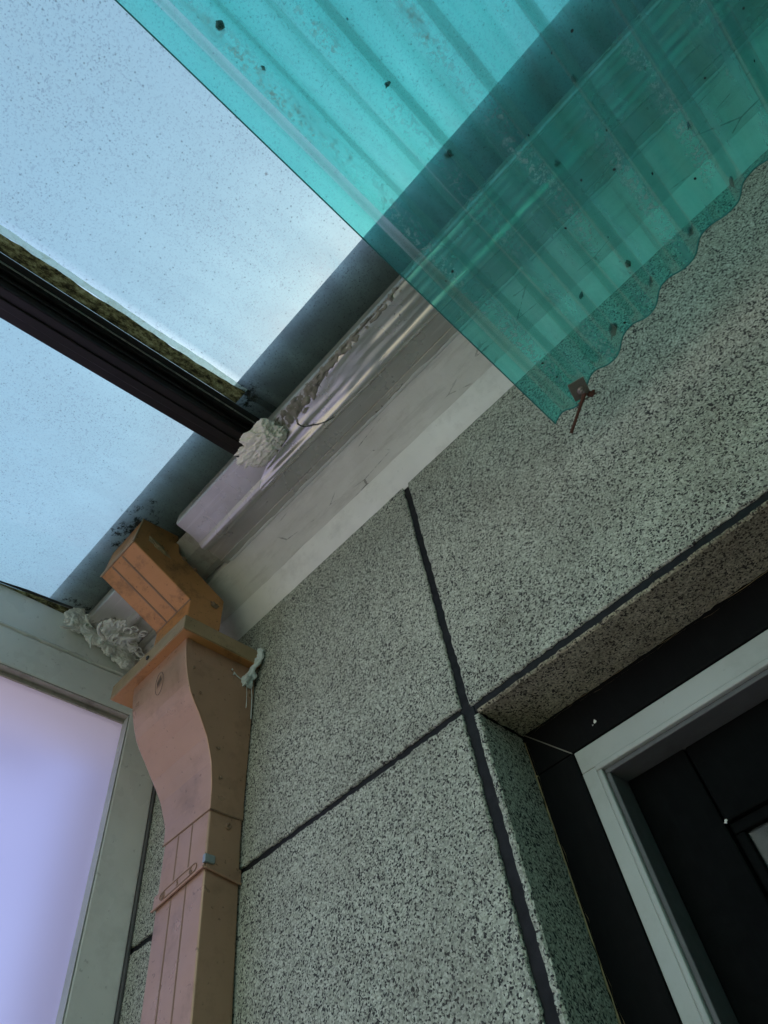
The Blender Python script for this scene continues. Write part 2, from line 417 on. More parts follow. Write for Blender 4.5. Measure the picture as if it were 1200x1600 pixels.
slab([(-1.520, -.05), (JL, -.05), (JL, ZB), (-1.520, ZB)], 'y', 0, .05)
slab([(-2.70, -.05), (-1.545, -.05), (-1.545, ZB), (-2.70, ZB)], 'y', 0, .05)
for z0, z1 in ((-.95, -.07), (-1.85, -.97), (-2.66, -1.87)):
    slab([(-1.520, z0), (JL, z0), (JL, z1), (-1.520, z1)], 'y', 0, .05, step=.05)
    slab([(-2.70, z0), (-1.545, z0), (-1.545, z1), (-2.70, z1)], 'y', 0, .05, step=.05)
    slab([(JR, z0), (2.20, z0), (2.20, z1 if z1 < -.5 else -.62), (JR, z1 if z1 < -.5 else -.62)], 'y', 0, .05, step=.05)
# window reveal slabs
slab([(.004, -.60), (.150, -.60), (.150, .842), (.004, .842)], 'x', -.612, -.624, 'granite')
slab([(-.612, .002), (2.20, .002), (2.20, .150), (-.612, .150)], 'z', .842, .849, 'granite_bounce_stain')
# joints (recessed sealant)
def joint(a, b, mat='sealant_black'): return box('joint_sealant', a, b, mat, house, bevel=.002)
joint((JL-.006, .007, -2.66), (JR+.006, .045, 1.76))
joint((-1.515, .0075, ZB-.006), (JL-.007, .045, ZT+.006))
joint((-2.70, .0072, ZB-.006), (-1.55, .045, ZT+.006))
joint((JR+.007, .006, .848), (2.20, .045, .874))
joint((-1.55, .008, -2.66), (-1.515, .045, 1.76))
# core wall, then unseen blocks added to shape the light
box('wall_core', (-2.70, .055, -CH/S), (-.66, .40, 4.2), 'dark', house)
box('wall_core', (-.659, .056, .872), (2.20, .40, 4.2), 'dark', house)
box('wall_core', (-.6585, .052, -CH/S), (2.20, .401, -.63), 'dark', house)
box('wall_core', (-.6585, .058, -.629), (-.6245, .40, .871), 'dark', house)
box('sun_block', (-2.70, .60, 4.0), (2.20, 1.4, 6.2), 'stucco', house)  # unseen block added to keep the sun off the glass roof
box('top_light_block', (-2.70, .02, 4.201), (2.20, .599, 4.26), 'dark', house)  # unseen cover over the wall top, added to shape the light
box('side_light_block', (2.205, -6.0, -CH/S), (2.6, .40, 4.2), 'stucco', house)  # unseen wall added to cut the light from the right
# painted soffit with a smooth fillet of filler at the wall
xs = frange(-1.93, 2.2, 190)
V, F = [], []
prof = [(.012, 1.700), (-.008, 1.712), (-.030, 1.765), (-.046, 1.795)]
for x in xs:
    for j, (y, z) in enumerate(prof):
        w = noise.noise(Vector((x*9, j*3, 0)))*.004
        V.append((x, y+w*(j in (0, 3)), z+noise.noise(Vector((x*14, 4+j, 0)))*.0035))
n = len(prof)
for i in range(len(xs)-1):
    for j in range(n-1): F.append((i*n+j, i*n+j+1, (i+1)*n+j+1, (i+1)*n+j))
mk('filler_fillet', V, F, 'caulk_fillet', house, smooth=True)
V, F = [], []
sp = [(-.041, 1.7935), (-.07, 1.812), (-.10, 1.832), (-.13, 1.848), (-.150, 1.860), (-.164, 1.866), (-.166, 1.90), (-.166, 2.18)]
for x in xs:
    for j, (y, z) in enumerate(sp): V.append((x, y, z+noise.noise(Vector((x*5, y*20, 2)))*.003*(j < 5)))
n = len(sp)
for i in range(len(xs)-1):
    for j in range(n-1): F.append((i*n+j, i*n+j+1, (i+1)*n+j+1, (i+1)*n+j))
mk('soffit', V, F, 'soffit', house, smooth=False)
# eave above the glass
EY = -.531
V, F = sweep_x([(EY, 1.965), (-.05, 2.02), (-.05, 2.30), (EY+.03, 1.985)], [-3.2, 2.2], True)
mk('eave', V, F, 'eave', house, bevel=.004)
box('eave_gap_shade', (-2.0, -.37, 1.955), (2.2, -.168, 1.985), 'dark', house, bevel=.002)  # near-black box painted as the shade in the gap above the gutter

box('wall_core', (-.6582, .36, -.628), (2.20, .399, .8715), 'dark', house)  # light stop added behind the window, standing in for the dark room
# window
win = mk('window', *join([(boxv((-.612, .150, .750), (2.18, .20, .848)), BOXF), (boxv((-.612, .151, -.60), (-.519, .20, .7495)), BOXF)]), 'black_stone', house, bevel=.003)
def sub(name, a, b, mat, bevel=.002): return box(name, a, b, mat, win, bevel)
# white frame: flat outer band, inner bead, dark return
sub('frame', (-.517, .152, -.60), (-.486, .20, .7015), 'win_alu')
sub('frame', (-.517, .1525, .702), (2.18, .20, .748), 'win_alu')
sub('bead', (-.4855, .148, -.60), (-.474, .20, .690), 'win_alu', .003)
sub('bead', (-.4855, .1475, .690), (2.18, .20, .7018), 'win_alu', .003)
sub('frame_return', (-.4738, .156, -.60), (-.464, .23, .680), 'win_return')
sub('frame_return', (-.4738, .1565, .680), (2.18, .23, .6898), 'win_return')
# black sash
sub('sash_stile', (-.4635, .215, -.60), (-.338, .25, .6795), 'black_sash', .004)
sub('sash_rail', (-.336, .217, .535), (2.18, .25, .6795), 'black_sash', .004)
sub('sash_bead', (-.336, .226, -.60), (-.318, .25, .515), 'black_sash', .003)
sub('sash_bead', (-.336, .2265, .5155), (2.18, .25, .5345), 'black_sash', .003)
sub('pane', (-.3175, .238, -.60), (2.18, .2395, .515), 'pane', 0)
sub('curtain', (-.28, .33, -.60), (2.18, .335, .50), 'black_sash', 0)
# mitre line and paint chips on the black frame
mk('mitre_gap', [(-.611, .1485, .847), (-.609, .1485, .848), (-.5185, .1485, .7490), (-.520, .1485, .7475), (-.611, .1515, .847), (-.609, .1515, .848), (-.5185, .1515, .7490), (-.520, .1515, .7475)], BOXF, 'steel', win)
def wobble_strip(name, p0, p1, wv, mat, parent, n=60, amp=.5, w0=.004, th=.003, seed=0):
    """irregular bead from p0 to p1, width along vector wv"""
    p0, p1, wv = Vector(p0), Vector(p1), Vector(wv); V, F = [], []
    d = (p1-p0); nn = d.cross(wv).normalized()*th
    for i in range(n+1):
        t = i/n; c = p0+d*t; w = w0*(1+amp*2.2*noise.noise(Vector((t*n*.21, seed, 1)))+amp*noise.noise(Vector((t*n*.7, seed, 5))))
        w = max(w, w0*.12); sh = wv*noise.noise(Vector((t*n*.11, seed, 9)))*w0*.8
        for a, b in ((-1, 0), (-.5, 1), (.5, 1), (1, 0)): V.append(tuple(c+sh+wv*w*a+nn*b))
    for i in range(n):
        for j in range(3): F.append((i*4+j, i*4+j+1, i*4+j+5, i*4+j+4))
    return mk(name, V, F, mat, parent, smooth=True)
wobble_strip('caulk_bead', (-.60, .1493, .8405), (2.18, .1493, .8405), (0, 0, 1), 'tan_caulk', win, 160, .8, .004, -.003, 3)
wobble_strip('caulk_bead', (-.6105, .1493, -.5), (-.6105, .1493, .83), (1, 0, 0), 'tan_caulk', win, 120, .9, .003, .003, 8)
def chip(c, r, seed, mat, parent, name='paint_chip'):
    V = [(c[0], c[1], c[2])]; rnd = random.Random(seed)
    for k in range(9):
        a = 2*math.pi*k/9; rr = r*(.3+rnd.random()); V.append((c[0]+math.cos(a)*rr, c[1]+.0015, c[2]+math.sin(a)*rr))
    return mk(name, V, [(0, 1+k, 1+(k+1) % 9) for k in range(9)], mat, parent)
chip((-.448, .1488, .782), .006, 4, 'caulk_fillet', win); chip((-.455, .149, .776), .003, 9, 'caulk_fillet', win)
chip((-.335, .2145, .536), .004, 6, 'caulk_fillet', win)

# ------------------------------------------------------------------ glass roof
def zg(y): return 1.94+.12*(y+.4)
roof = empty('glass_roof', (-.9, -.4, zg(-.4)), 'weathered pale blue glass roof with dark bronze glazing bar', 'roof')
def pane(x0, x1, y0=-4.2, y1=-.315, t=.012):
    nx, ny = 6, 10
    V = []
    for dz in (0, t):
        V += [(x0, y0, zg(y0)+dz), (x1, y0, zg(y0)+dz), (x1, y1, zg(y1)+dz), (x0, y1, zg(y1)+dz)]
    # one optical sheet: thin slab top and bottom would double the dirt, so only the lower face plus edges
    return mk('glass_pane', V[:4], [(0, 1, 2, 3)], 'glass', roof)
pane(-1.94, -.955); pane(-.862, 1.20); pane(1.26, 2.15)
def sloped_box(name, x0, x1, d0, d1, mat, y0=-4.2, y1=-.385, bevel=.004, parent=roof):
    V = [(x0, y0, zg(y0)+d0), (x1, y0, zg(y0)+d0), (x1, y1, zg(y1)+d0), (x0, y1, zg(y1)+d0),
         (x0, y0, zg(y0)+d1), (x1, y0, zg(y0)+d1), (x1, y1, zg(y1)+d1), (x0, y1, zg(y1)+d1)]
    return mk(name, V, BOXF, mat, parent, bevel=bevel)
bar = sloped_box('glazing_bar', -.952, -.872, -.092, -.006, 'bar')
sloped_box('bar_ridge', -.925, -.899, -.098, -.0915, 'bar', parent=bar, bevel=.003)
sloped_box('bar_flange', -.8715, -.860, -.030, -.006, 'bar', parent=bar, bevel=.002)
sloped_box('bar_lip', -.8718, -.8665, -.060, -.052, 'bar', parent=bar, bevel=.002)
sloped_box('glazing_bead', -.8595, -.8565, -.010, -.006, 'bead', parent=bar, bevel=.001)
sloped_box('gasket', -.8560, -.838, -.008, -.002, 'gasket', parent=bar, bevel=.002)
sloped_box('gasket', -.9580, -.9525, -.010, -.002, 'bead', parent=bar, bevel=.001)
sloped_box('bar_cap', -.958, -.850, .002, .022, 'bar', parent=bar, bevel=.003)
sloped_box('glazing_bar', 1.19, 1.27, -.092, -.006, 'bar')
def strip_on_glass(name, xf0, xf1, mat, dz, n=170, y0=-2.2, y1=-.50, parent=roof, relief=.004, m=5):
    V, F = [], []
    for i in range(n+1):
        y = y0+(y1-y0)*i/n; a, b = xf0(y), xf1(y)
        for j in range(m):
            t = j/(m-1); x = a+(b-a)*t
            edge = 1-abs(2*t-1)**2
            V.append((x, y, zg(y)+dz-relief*edge*(.5+.9*abs(noise.noise(Vector((x*60, y*40, 3)))))))
    for i in range(n):
        for j in range(m-1): F.append((i*m+j, i*m+j+1, (i+1)*m+j+1, (i+1)*m+j))
    return mk(name, V, F, mat, parent, smooth=True)
nz = lambda y, s, k: noise.noise(Vector((y*s, k, .3)))
strip_on_glass('moss_growth', lambda y: -.838, lambda y: -.796+.004*nz(y, 6, 1)+.004*nz(y, 30, 2)+.008*max(0, y+.62)*6, 'moss', -.002)
strip_on_glass('sealant_bead', lambda y: -.797+.004*nz(y, 6, 1)+.003*nz(y, 24, 5)+.008*max(0, y+.62)*6, lambda y: -.778+.003*nz(y, 9, 7)+.002*nz(y, 40, 8), 'glow_sealant', -.001, relief=.002)
# mould at the foot of the bar and by the pipe
def mould_patch(name, cx, cy, rx, ry, seed, dz=-.0025):
    t = NT('mould_film'); sc = t.map((1/(rx*S), 1/(ry*S), 0)); gr = t.n('VectorMath', operation='LENGTH'); t.l(sc, gr.inputs[0])
    n1 = t.noise(55, 7, .8, t.map(loc=(seed, 0, 0)))
    d = t.math('ADD', t.math('SUBTRACT', .62, t.math('MULTIPLY', gr.outputs['Value'], .42)), t.math('MULTIPLY', t.math('SUBTRACT', n1, .5), 1.9))
    M[name+str(seed)] = t.done(t.mixs(t.ramp(d, [(.45, 0), (.62, .95)]), t.bsdf('Transparent', (1, 1, 1)), t.bsdf('Diffuse', (.02, .024, .016))))
    y0, y1 = cy-ry*1.6, min(cy+ry*1.6, -.395)
    return mk_at(name, [(cx-rx*1.6, y0, zg(y0)+dz), (cx+rx*1.6, y0, zg(y0)+dz), (cx+rx*1.6, y1, zg(y1)+dz), (cx-rx*1.6, y1, zg(y1)+dz)], [(0, 1, 2, 3)], name+str(seed), roof, (cx, cy, zg(cy)))
def mk_at(name, V, F, mat, parent, o):
    """part with its own local origin o"""
    ob = mk(name, [tuple(Vector(v)-Vector(o)+ORG[parent.name]) for v in V], F, mat, parent); ob.location = (Vector(o)-ORG[parent.name])*S; return ob
mould_patch('mould_patch', -.80, -.475, .09, .07, 2)
mould_patch('mould_patch', -1.44, -.47, .20, .10, 5)
mould_patch('mould_patch', -1.86, -.44, .04, .10, 9)
strip_on_glass('edge_seal', lambda y: -1.935, lambda y: -1.898+.003*nz(y, 8, 4), 'moss', -.002, y1=-.36)
strip_on_glass('edge_seal', lambda y: -1.896+.002*nz(y, 9, 2), lambda y: -1.884+.004*nz(y, 12, 6), 'gasket', -.002, y1=-.36, relief=.001)
# grey sealant smear at the wedge below the bar
strip_on_glass('sealant_wedge', lambda y: -.952, lambda y: -.953-.05*max(0, (y+.66))*2.2, 'sealant_pale', -.003, n=40, y0=-.66, y1=-.47, relief=.001)

# ------------------------------------------------------------------ gutter
gut = empty('gutter', (-.9, -.27, 1.86), 'silver aluminium gutter tray running below the soffit and glass edge', 'gutter')
GP = [(-.1655, 1.8690), (-.180, 1.8600), (-.1955, 1.8545), (-.198, 1.8590), (-.2005, 1.8575), (-.236, 1.8590), (-.254, 1.8590), (-.2585, 1.8555), (-.2640, 1.8515), (-.2710, 1.8495), (-.2785, 1.8500), (-.2850, 1.8530), (-.2895, 1.8575), (-.294, 1.8625), (-.330, 1.8690), (-.3895, 1.8790), (-.3920, 1.8860), (-.3885, 1.930)]
def gz(y):
    for (a, b), (c, d) in zip(GP, GP[1:]):
        if c <= y <= a: return b+(d-b)*(a-y)/(a-c+1e-9)
    return GP[-1][1]
def tray(name, x0, x1, n, endcut=None):
    V, F = [], []; m = len(GP)
    for i, x in enumerate(frange(x0, x1, n)):
        for j, (y, z) in enumerate(GP):
            w = noise.noise(Vector((x*3.2, y*10, 1)))*.0022+noise.noise(Vector((x*11, y*25, 6)))*.0010
            xx = x
            if endcut and i == 0: xx = x+endcut(y)
            V.append((xx, y+w*.5, z+w))
    for i in range(n):
        for j in range(m-1): F.append((i*m+j, i*m+j+1, (i+1)*m+j+1, (i+1)*m+j))
    o = mk(name, V, F, 'alu', gut, smooth=False)
    s = o.modifiers.new('thick', 'SOLIDIFY'); s.thickness = .0018; s.offset = 1
    return o
tray('tray', -1.315, 2.2, 220, lambda y: -.05*(y+.27)*2.0+.016*noise.noise(Vector((y*40, 3, 1))))
tray('tray', -1.93, -1.455, 30)
# inner lining seen where the tray is cut around the pipe
lin = mk('lining', *sweep_x([(-.172, 1.885), (-.20, 1.876), (-.28, 1.878), (-.34, 1.905)], [-2.18, -1.20]), 'grimy_alu', gut)
wobble_strip('sealant_edge', (-1.31, -.167, 1.8655), (2.1, -.167, 1.8655), (0, -1, -.5), 'caulk_fillet', gut, 220, .55, .009, .004, 12)

# silver tape wedge over the tray
V, F = [], []; NXF, NYF = 150, 18
def tape_top(x):
    pts = [(-1.02, -.268), (-.985, -.292), (-.93, -.31), (-.86, -.322), (-.76, -.342), (-.62, -.360), (-.52, -.3775), (-.40, -.3835), (-.30, -.3855), (1.4, -.3855)]
    for (a, b), (c, d) in zip(pts, pts[1:]):
        if a <= x <= c: return b+(d-b)*(x-a)/(c-a)
    return pts[0][1]
for i in range(NXF+1):
    x = -1.0+(1.4+1.0)*(i/NXF)**1.25
    yt = tape_top(x); yb = -.262-.004*noise.noise(Vector((x*8, 0, 0)))
    for j in range(NYF+1):
        t = j/NYF; y = yb+(yt-yb)*t
        rid = abs(noise.noise(Vector((x*1.9+y*9, y*55, 4))))*.016+abs(noise.noise(Vector((x*10-y*14, y*45, 9))))*.004
        fade = min(1, t*5)*min(1, (1-t)*6+.25)
        V.append((x, y, gz(y)-.0040-rid*fade*.8))
for i in range(NXF):
    for j in range(NYF): a = i*(NYF+1)+j; F.append((a, a+1, a+NYF+2, a+NYF+1))
tape = mk('silver_tape', V, F, 'film', origin=(-.6, -.32, 1.88), smooth=True)
tag(tape, 'wrinkled silver tape wedge stuck along the gutter, running under the teal sheet', 'tape')
P = []
for i in range(25):
    t = i/24; y = -.336+.066*t; x = -.745+.10*t-.03*math.sin(t*3.1); P.append((x, y, gz(y)-.0115))
mk('tear_line', *tube(P, .0016, 5), 'gasket', tape)
# torn dark wrap between tape and lip
V, F = [], []; NX, NY = 130, 10
for i in range(NX+1):
    x = -.90+.66*i/NX
    for j in range(NY+1):
        t = j/NY; y0 = tape_top(x)+.012; y = y0+(-.392-y0)*t
        d = abs(noise.noise(Vector((x*38, y*60, 2))))*.012+abs(noise.noise(Vector((x*90, y*110, 7))))*.006
        V.append((x+.004*noise.noise(Vector((x*70, y*70, 1))), y-.006*t*abs(noise.noise(Vector((x*45, 3, 3)))), gz(y)-.001-d))
for i in range(NX):
    for j in range(NY): a = i*(NY+1)+j; F.append((a, a+1, a+NY+2, a+NY+1))
o = mk('torn_wrap', V, F, 'crumple', origin=(-.6, -.37, 1.90), smooth=True)
tag(o, 'narrow crumpled dark torn wrap between the silver tape and the glass edge', 'wrapping')

# ------------------------------------------------------------------ caulk lumps
def lump(center, rx, ry, rz, seed, amp=.22, sub=6, ex=(1, 0, 0), ey=(0, 1, 0)):
    import bmesh
    bm = bmesh.new(); bmesh.ops.create_icosphere(bm, subdivisions=sub, radius=1); V = []; c = Vector(center); ex, ey, ez = Vector(ex).normalized(), Vector(ey).normalized(), Vector((0, 0, 1))
    for v in bm.verts:
        p = v.co.copy(); q = p+Vector((seed*1.3, seed*2.3, seed*.7)); st = Vector((q.x*1.0, q.y*1.7, q.z*1.3))
        n1, n2, n3 = noise.noise(st*1.25), noise.noise(st*2.7+Vector((5, 1, 2))), noise.noise(st*6.5+Vector((1, 8, 2)))
        r = .70+amp*(1.5*abs(n1)+1.1*(1-2*abs(n2))*.6+.30*(1-2*abs(n3)))+.22*noise.noise(p*1.1+Vector((seed, 0, 3)))
        p = p*r; V.append(tuple(c+ex*p.x*rx+ey*p.y*ry+ez*p.z*rz))
    F = [tuple(v.index for v in f.verts) for f in bm.faces]; bm.free(); return V, F
def blob(center, rx, ry, rz, seed, amp=.35, fr=3.0, sub=5, ex=(1, 0, 0), ey=(0, 1, 0), ez=(0, 0, 1)):
    import bmesh
    bm = bmesh.new(); bmesh.ops.create_icosphere(bm, subdivisions=sub, radius=1)
    V = []; c = Vector(center); ex, ey, ez = Vector(ex).normalized(), Vector(ey).normalized(), Vector(ez).normalized()
    for v in bm.verts:
        p = v.co.copy(); q = p*fr+Vector((seed*3.1, seed*1.7, seed))
        w = Vector((noise.noise(q*.6), noise.noise(q*.6+Vector((9, 0, 0))), noise.noise(q*.6+Vector((0, 9, 0)))))
        r = 1-abs(noise.noise(q+w*1.6))*2*amp-abs(noise.noise(q*2.3+w*2))*amp*.9+noise.noise(q*.5)*.35
        p = p*r; V.append(tuple(c+ex*p.x*rx+ey*p.y*ry+ez*p.z*rz))
    F = [tuple(v.index for v in f.verts) for f in bm.faces]; bm.free(); return V, F
gl = mk('caulk_lump', *lump((-.868, -.378, 1.852), .088, .056, .030, 3, .30, 6, (1, .15, 0), (-.15, 1, 0)), 'caulk_old', origin=(-.875, -.364, 1.875), smooth=True)
tag(gl, 'pale crumpled lump of sealant plugging the end of the dark glazing bar', 'sealant')
def squiggles(base, u, v, nrm, w, h, count, seed, r=.006):
    rnd = random.Random(seed); parts = []; base, u, v, nrm = map(Vector, (base, u, v, nrm))
    for k in range(count):
        a, b = rnd.random()*w, rnd.random()*h; th = rnd.random()*6.28; path = []
        hh = .002+.006*rnd.random(); curl = (rnd.random()-.5)*1.3
        for i in range(rnd.randint(8, 22)):
            curl += (rnd.random()-.5)*.7; th += curl*.6
            a += math.cos(th)*.0055; b += math.sin(th)*.0055; hh += (rnd.random()-.5)*.003
            path.append(tuple(base+u*a+v*b+nrm*hh))
        rr = r*(.5+rnd.random()*.8); parts.append(tube(path, rr, 7, lambda t: min(1, .5+4*t, .5+4*(1-t)) ))
    return parts
# mess of sealant at the corner of screen, roof and gutter
parts = []
rl = random.Random(17)
for k in range(70):
    t_ = rl.random(); yy = -.440+.250*t_; zz = 1.885-.075*t_+(rl.random()-.5)*.075; sz = .009+.017*rl.random()
    parts.append(lump((-1.888+.012*rl.random(), yy, zz), sz*.55, sz*(.7+rl.random()), sz*(.7+.6*rl.random()), 11+k, .42, 4))
for k in range(44):
    t_ = rl.random(); sz = .009+.016*rl.random()
    parts.append(lump((-1.885+.105*t_, -.30+.11*rl.random()-.04*t_, 1.832+.028*t_), sz*1.2, sz, sz*.55, 61+k, .34, 4))
parts += squiggles((-1.872, -.42, 1.815), (0, 1, 0), (.02, .1, 1), (1, 0, -.3), .22, .08, 14, 3, .005)
parts += squiggles((-1.86, -.34, 1.812), (0, 1, 0), (1, .25, .25), (0, -.2, -1), .16, .10, 14, 4, .005)
V, F = join(parts)
cm = mk('sealant_mess', V, F, 'caulk', origin=(-1.88, -.3, 1.85), smooth=True)
def blend(o, v, it=4):
    r = o.modifiers.new('merge', 'REMESH'); r.mode = 'VOXEL'; r.voxel_size = v; r.use_smooth_shade = True
    k = o.modifiers.new('soften', 'SMOOTH'); k.iterations = it; k.factor = .5
blend(cm, .0012, 1)
tag(cm, 'thick messy squiggled grey sealant in the corner above the white screen frame', 'sealant')

# ------------------------------------------------------------------ white framed side screen
scr = empty('side_screen', (-1.93, -.7, -CH/S), 'white framed side screen with a frosted lavender panel beside the downspout', 'screen')
XF = -1.90
box('post', (-1.965, -.140, -CH/S), (XF, -.008, 1.60), 'white_alu', scr, .004)
rail = box('rail', (-1.965, -2.4, 1.597), (XF, -.009, 1.738), 'white_alu', scr, .004)
box('rail', (-1.968, -2.4, 1.740), (XF-.004, -.010, 1.905), 'white_alu', scr, .005)
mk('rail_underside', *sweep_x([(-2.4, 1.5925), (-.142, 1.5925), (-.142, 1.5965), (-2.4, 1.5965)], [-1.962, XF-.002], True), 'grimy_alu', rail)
box('post_edge', (-1.962, -.1445, -CH/S), (XF-.001, -.1405, 1.592), 'win_alu', scr, .001)
box('panel_bead', (-1.958, -2.4, 1.578), (-1.928, -.1446, 1.592), 'grimy_alu', scr, .002)
box('post_flange', (-1.93, -.0075, -CH/S), (-1.888, -.001, 1.66), 'win_return', scr, .001)
mk('frosted_panel', [(-1.936, -2.4, -2.3), (-1.936, -.1446, -2.3), (-1.936, -.1446, 1.585), (-1.936, -2.4, 1.585)], [(0, 1, 2, 3)], 'frosted', scr)
box('panel_shade_ledge', (-2.30, -2.4, 1.60), (-1.969, -.01, 1.635), 'white_alu', scr, .003)  # unseen ledge added to shade the top of the frosted panel
box('post', (-1.965, -2.45, -CH/S), (XF, -2.40, 1.90), 'white_alu', scr, .004)
wobble_strip('smeared_sealant', (XF+.001, -.95, 1.738), (XF+.001, -.20, 1.748), (0, 0, 1), 'caulk', scr, 90, .6, .007, .004, 21)

# ------------------------------------------------------------------ downspout
dsp = empty('downspout', (-1.50, -.055, -CH/S), 'copper coloured rectangular downspout with hopper head and grooved elbow on the granite wall', 'downspout')
X0, X1, YF, YB = -1.600, -1.396, -.106, -.004
pipe = mk('pipe', boxv((X0, YF, -CH/S+.05), (X1, YB, 1.018)), BOXF, 'pipe', dsp, bevel=.006, seg=3)
for gx in (-1.532, -1.470):
    V, F = [], []
    for z in (-2.4, 1.012):
        V += [(gx-.0028, YF-.0004, z), (gx-.0008, YF-.0010, z), (gx+.0008, YF-.0010, z), (gx+.0028, YF-.0004, z), (gx, YF+.003, z)]
    for j in range(4): F.append((j, j+1, 5+j+1, 5+j))
    mk('groove', V, F, 'groove', pipe)
# hopper with S profile
HP = [(-.1075, .998), (-.108, 1.02), (-.1085, 1.045), (-.112, 1.075), (-.121, 1.127), (-.132, 1.16), (-.146, 1.195), (-.180, 1.252), (-.2, 1.28), (-.218, 1.309), (-.230, 1.338), (-.239, 1.366), (-.247, 1.395), (-.253, 1.424), (-.257, 1.452), (-.259, 1.492)]
def hx(z):
    t = min(1, max(0, (z-1.04)/.38)); return -1.6035-.048*min(1, t*2.2), -1.3925+.026*t
V, F = [], []
for y, z in HP:
    a, b = hx(z); V += [(a, y, z), (b, y, z), (b, -.003, z), (a, -.003, z)]
for i in range(len(HP)-1):
    for j in range(4): k = (j+1) % 4; F.append((i*4+j, i*4+k, i*4+4+k, i*4+4+j))
F.append((0, 1, 2, 3))
hop = mk('hopper', V, F, 'pipe', dsp, bevel=.003)
# folded seam along the hopper edge on the side face
P = []; V, F = [], []
for y, z in HP:
    b = hx(z)[1]; V += [(b+.0025, y+.002, z), (b+.0025, y+.020, z), (b-.001, y+.022, z), (b-.001, y+.001, z)]
for i in range(len(HP)-1):
    for j in range(3): F.append((i*4+j, i*4+j+1, i*4+5+j, i*4+4+j))
mk('seam', V, F, 'pipe', hop)
RB, RT = 1.488, 1.542
V, F = join([(boxv((-1.742, -.290, RB), (-1.336, -.002, RT)), BOXF)])
rim = mk('rim', V, F, 'pipe_rim', hop, bevel=.003)
box('rim_underside', (-1.738, -.286, RB-.0025), (-1.340, -.004, RB-.0005), 'pipe_bare', hop, .0005)  # warm ground bounce put into the colour of the rim's underside
def screw(c, nrm, r, parent, mat='steel', name='screw'):
    c, nrm = Vector(c), Vector(nrm).normalized(); a = nrm.orthogonal().normalized(); b = nrm.cross(a); V = []; n = 12
    for d, rr in ((0, 1.0), (.35, .98), (.6, .7), (.55, .28), (.2, .22)):
        for k in range(n): t = 2*math.pi*k/n; V.append(tuple(c+nrm*d*r+a*math.cos(t)*rr*r+b*math.sin(t)*rr*r))
    F = [(i*n+k, i*n+(k+1) % n, (i+1)*n+(k+1) % n, (i+1)*n+k) for i in range(4) for k in range(n)]+[tuple(4*n+k for k in range(n))]
    return mk(name, V, F, mat, parent, smooth=True)
screw((X1+.0, -.048, .968), (1, 0, 0), .0095, pipe, 'groove')
screw((-1.53, -.2905, 1.508), (0, -1, 0), .0075, rim, 'gasket')
for y, z in ((-.238, 1.39), (-.205, 1.315), (-.122, 1.17), (-.103, 1.09)): screw((hx(z)[1]+.002, y+.018, z), (1, 0, 0), .0045, hop, 'groove', 'rivet')
# joint line where hopper overlaps the pipe
mk('lap_line', *join([(boxv((X0-.0042, -.1082, .9955), (X1+.0042, -.1062, .9985)), BOXF), (boxv((X1+.0005, -.1060, .9955), (X1+.0042, -.004, .9985)), BOXF)]), 'groove', hop)
# elbow: vertical stub, grooved chute, vertical foot
EP = [(-.486, 1.800), (-.472, 1.935), (-.335, 1.945), (-.321, 1.861), (-.127, 1.748), (-.136, 1.543), (-.258, 1.543), (-.254, 1.676)]
EX0, EX1 = -1.582, -1.388
V = [(EX0, y, z) for y, z in EP]+[(EX1, y, z) for y, z in EP]; n = len(EP)
F = [tuple(range(n)), tuple(range(n, 2*n))]+[(i, (i+1) % n, n+(i+1) % n, n+i) for i in range(n)]
elb = mk('elbow', V, F, 'pipe_bare', dsp, bevel=.004)
a, b = Vector((0, -.486, 1.800)), Vector((0, -.254, 1.676)); dv = (b-a).normalized(); nv = Vector((0, dv.z, -dv.y)); nv = nv if nv.z < 0 else -nv
for gx in (-1.520, -1.462):
    V = []
    for t in (.02, .985):
        p = a+(b-a)*t
        for ox, h in ((-.004, .0004), (-.0012, .0016), (.0012, .0016), (.004, .0004)): q = p+nv*h; V.append((gx+ox, q.y, q.z))
    mk('groove', V, [(j, j+1, 5+j, 4+j) for j in range(3)], 'groove', elb)
# folded hem round the elbow edge
def hem(path, r, mat='pipe_rim', parent=elb): return mk('hem', *tube(path, r, 6), mat, parent)
hem([(EX0, -.4865, 1.8005), (EX1, -.4865, 1.8005)], .0035)
hem([(EX1+.0005, -.486, 1.800), (EX1+.0005, -.4725, 1.93)], .0028)
hem([(EX0, -.2545, 1.6755), (EX1, -.2545, 1.6755)], .0030, 'groove')
V, F = blob((EX1-.001, -.40, 1.835), .010, .055, .014, 31, .35, 2.6, 4, (1, 0, 0), (0, 1, -.45), (0, .45, 1))
mk('old_sealant', V, F, 'pipe_rim', elb, smooth=True)
for c_, a_, b_, d_, k_ in (((EX1, -.165, 1.705), .008, .020, .016, 33), ((EX1, -.30, 1.845), .008, .012, .010, 34), ((EX1, -.255, 1.822), .007, .010, .008, 35)):
    mk('sealant_crust', *blob(c_, a_, b_, d_, k_, .4, 3, 3), 'groove', elb, smooth=True)
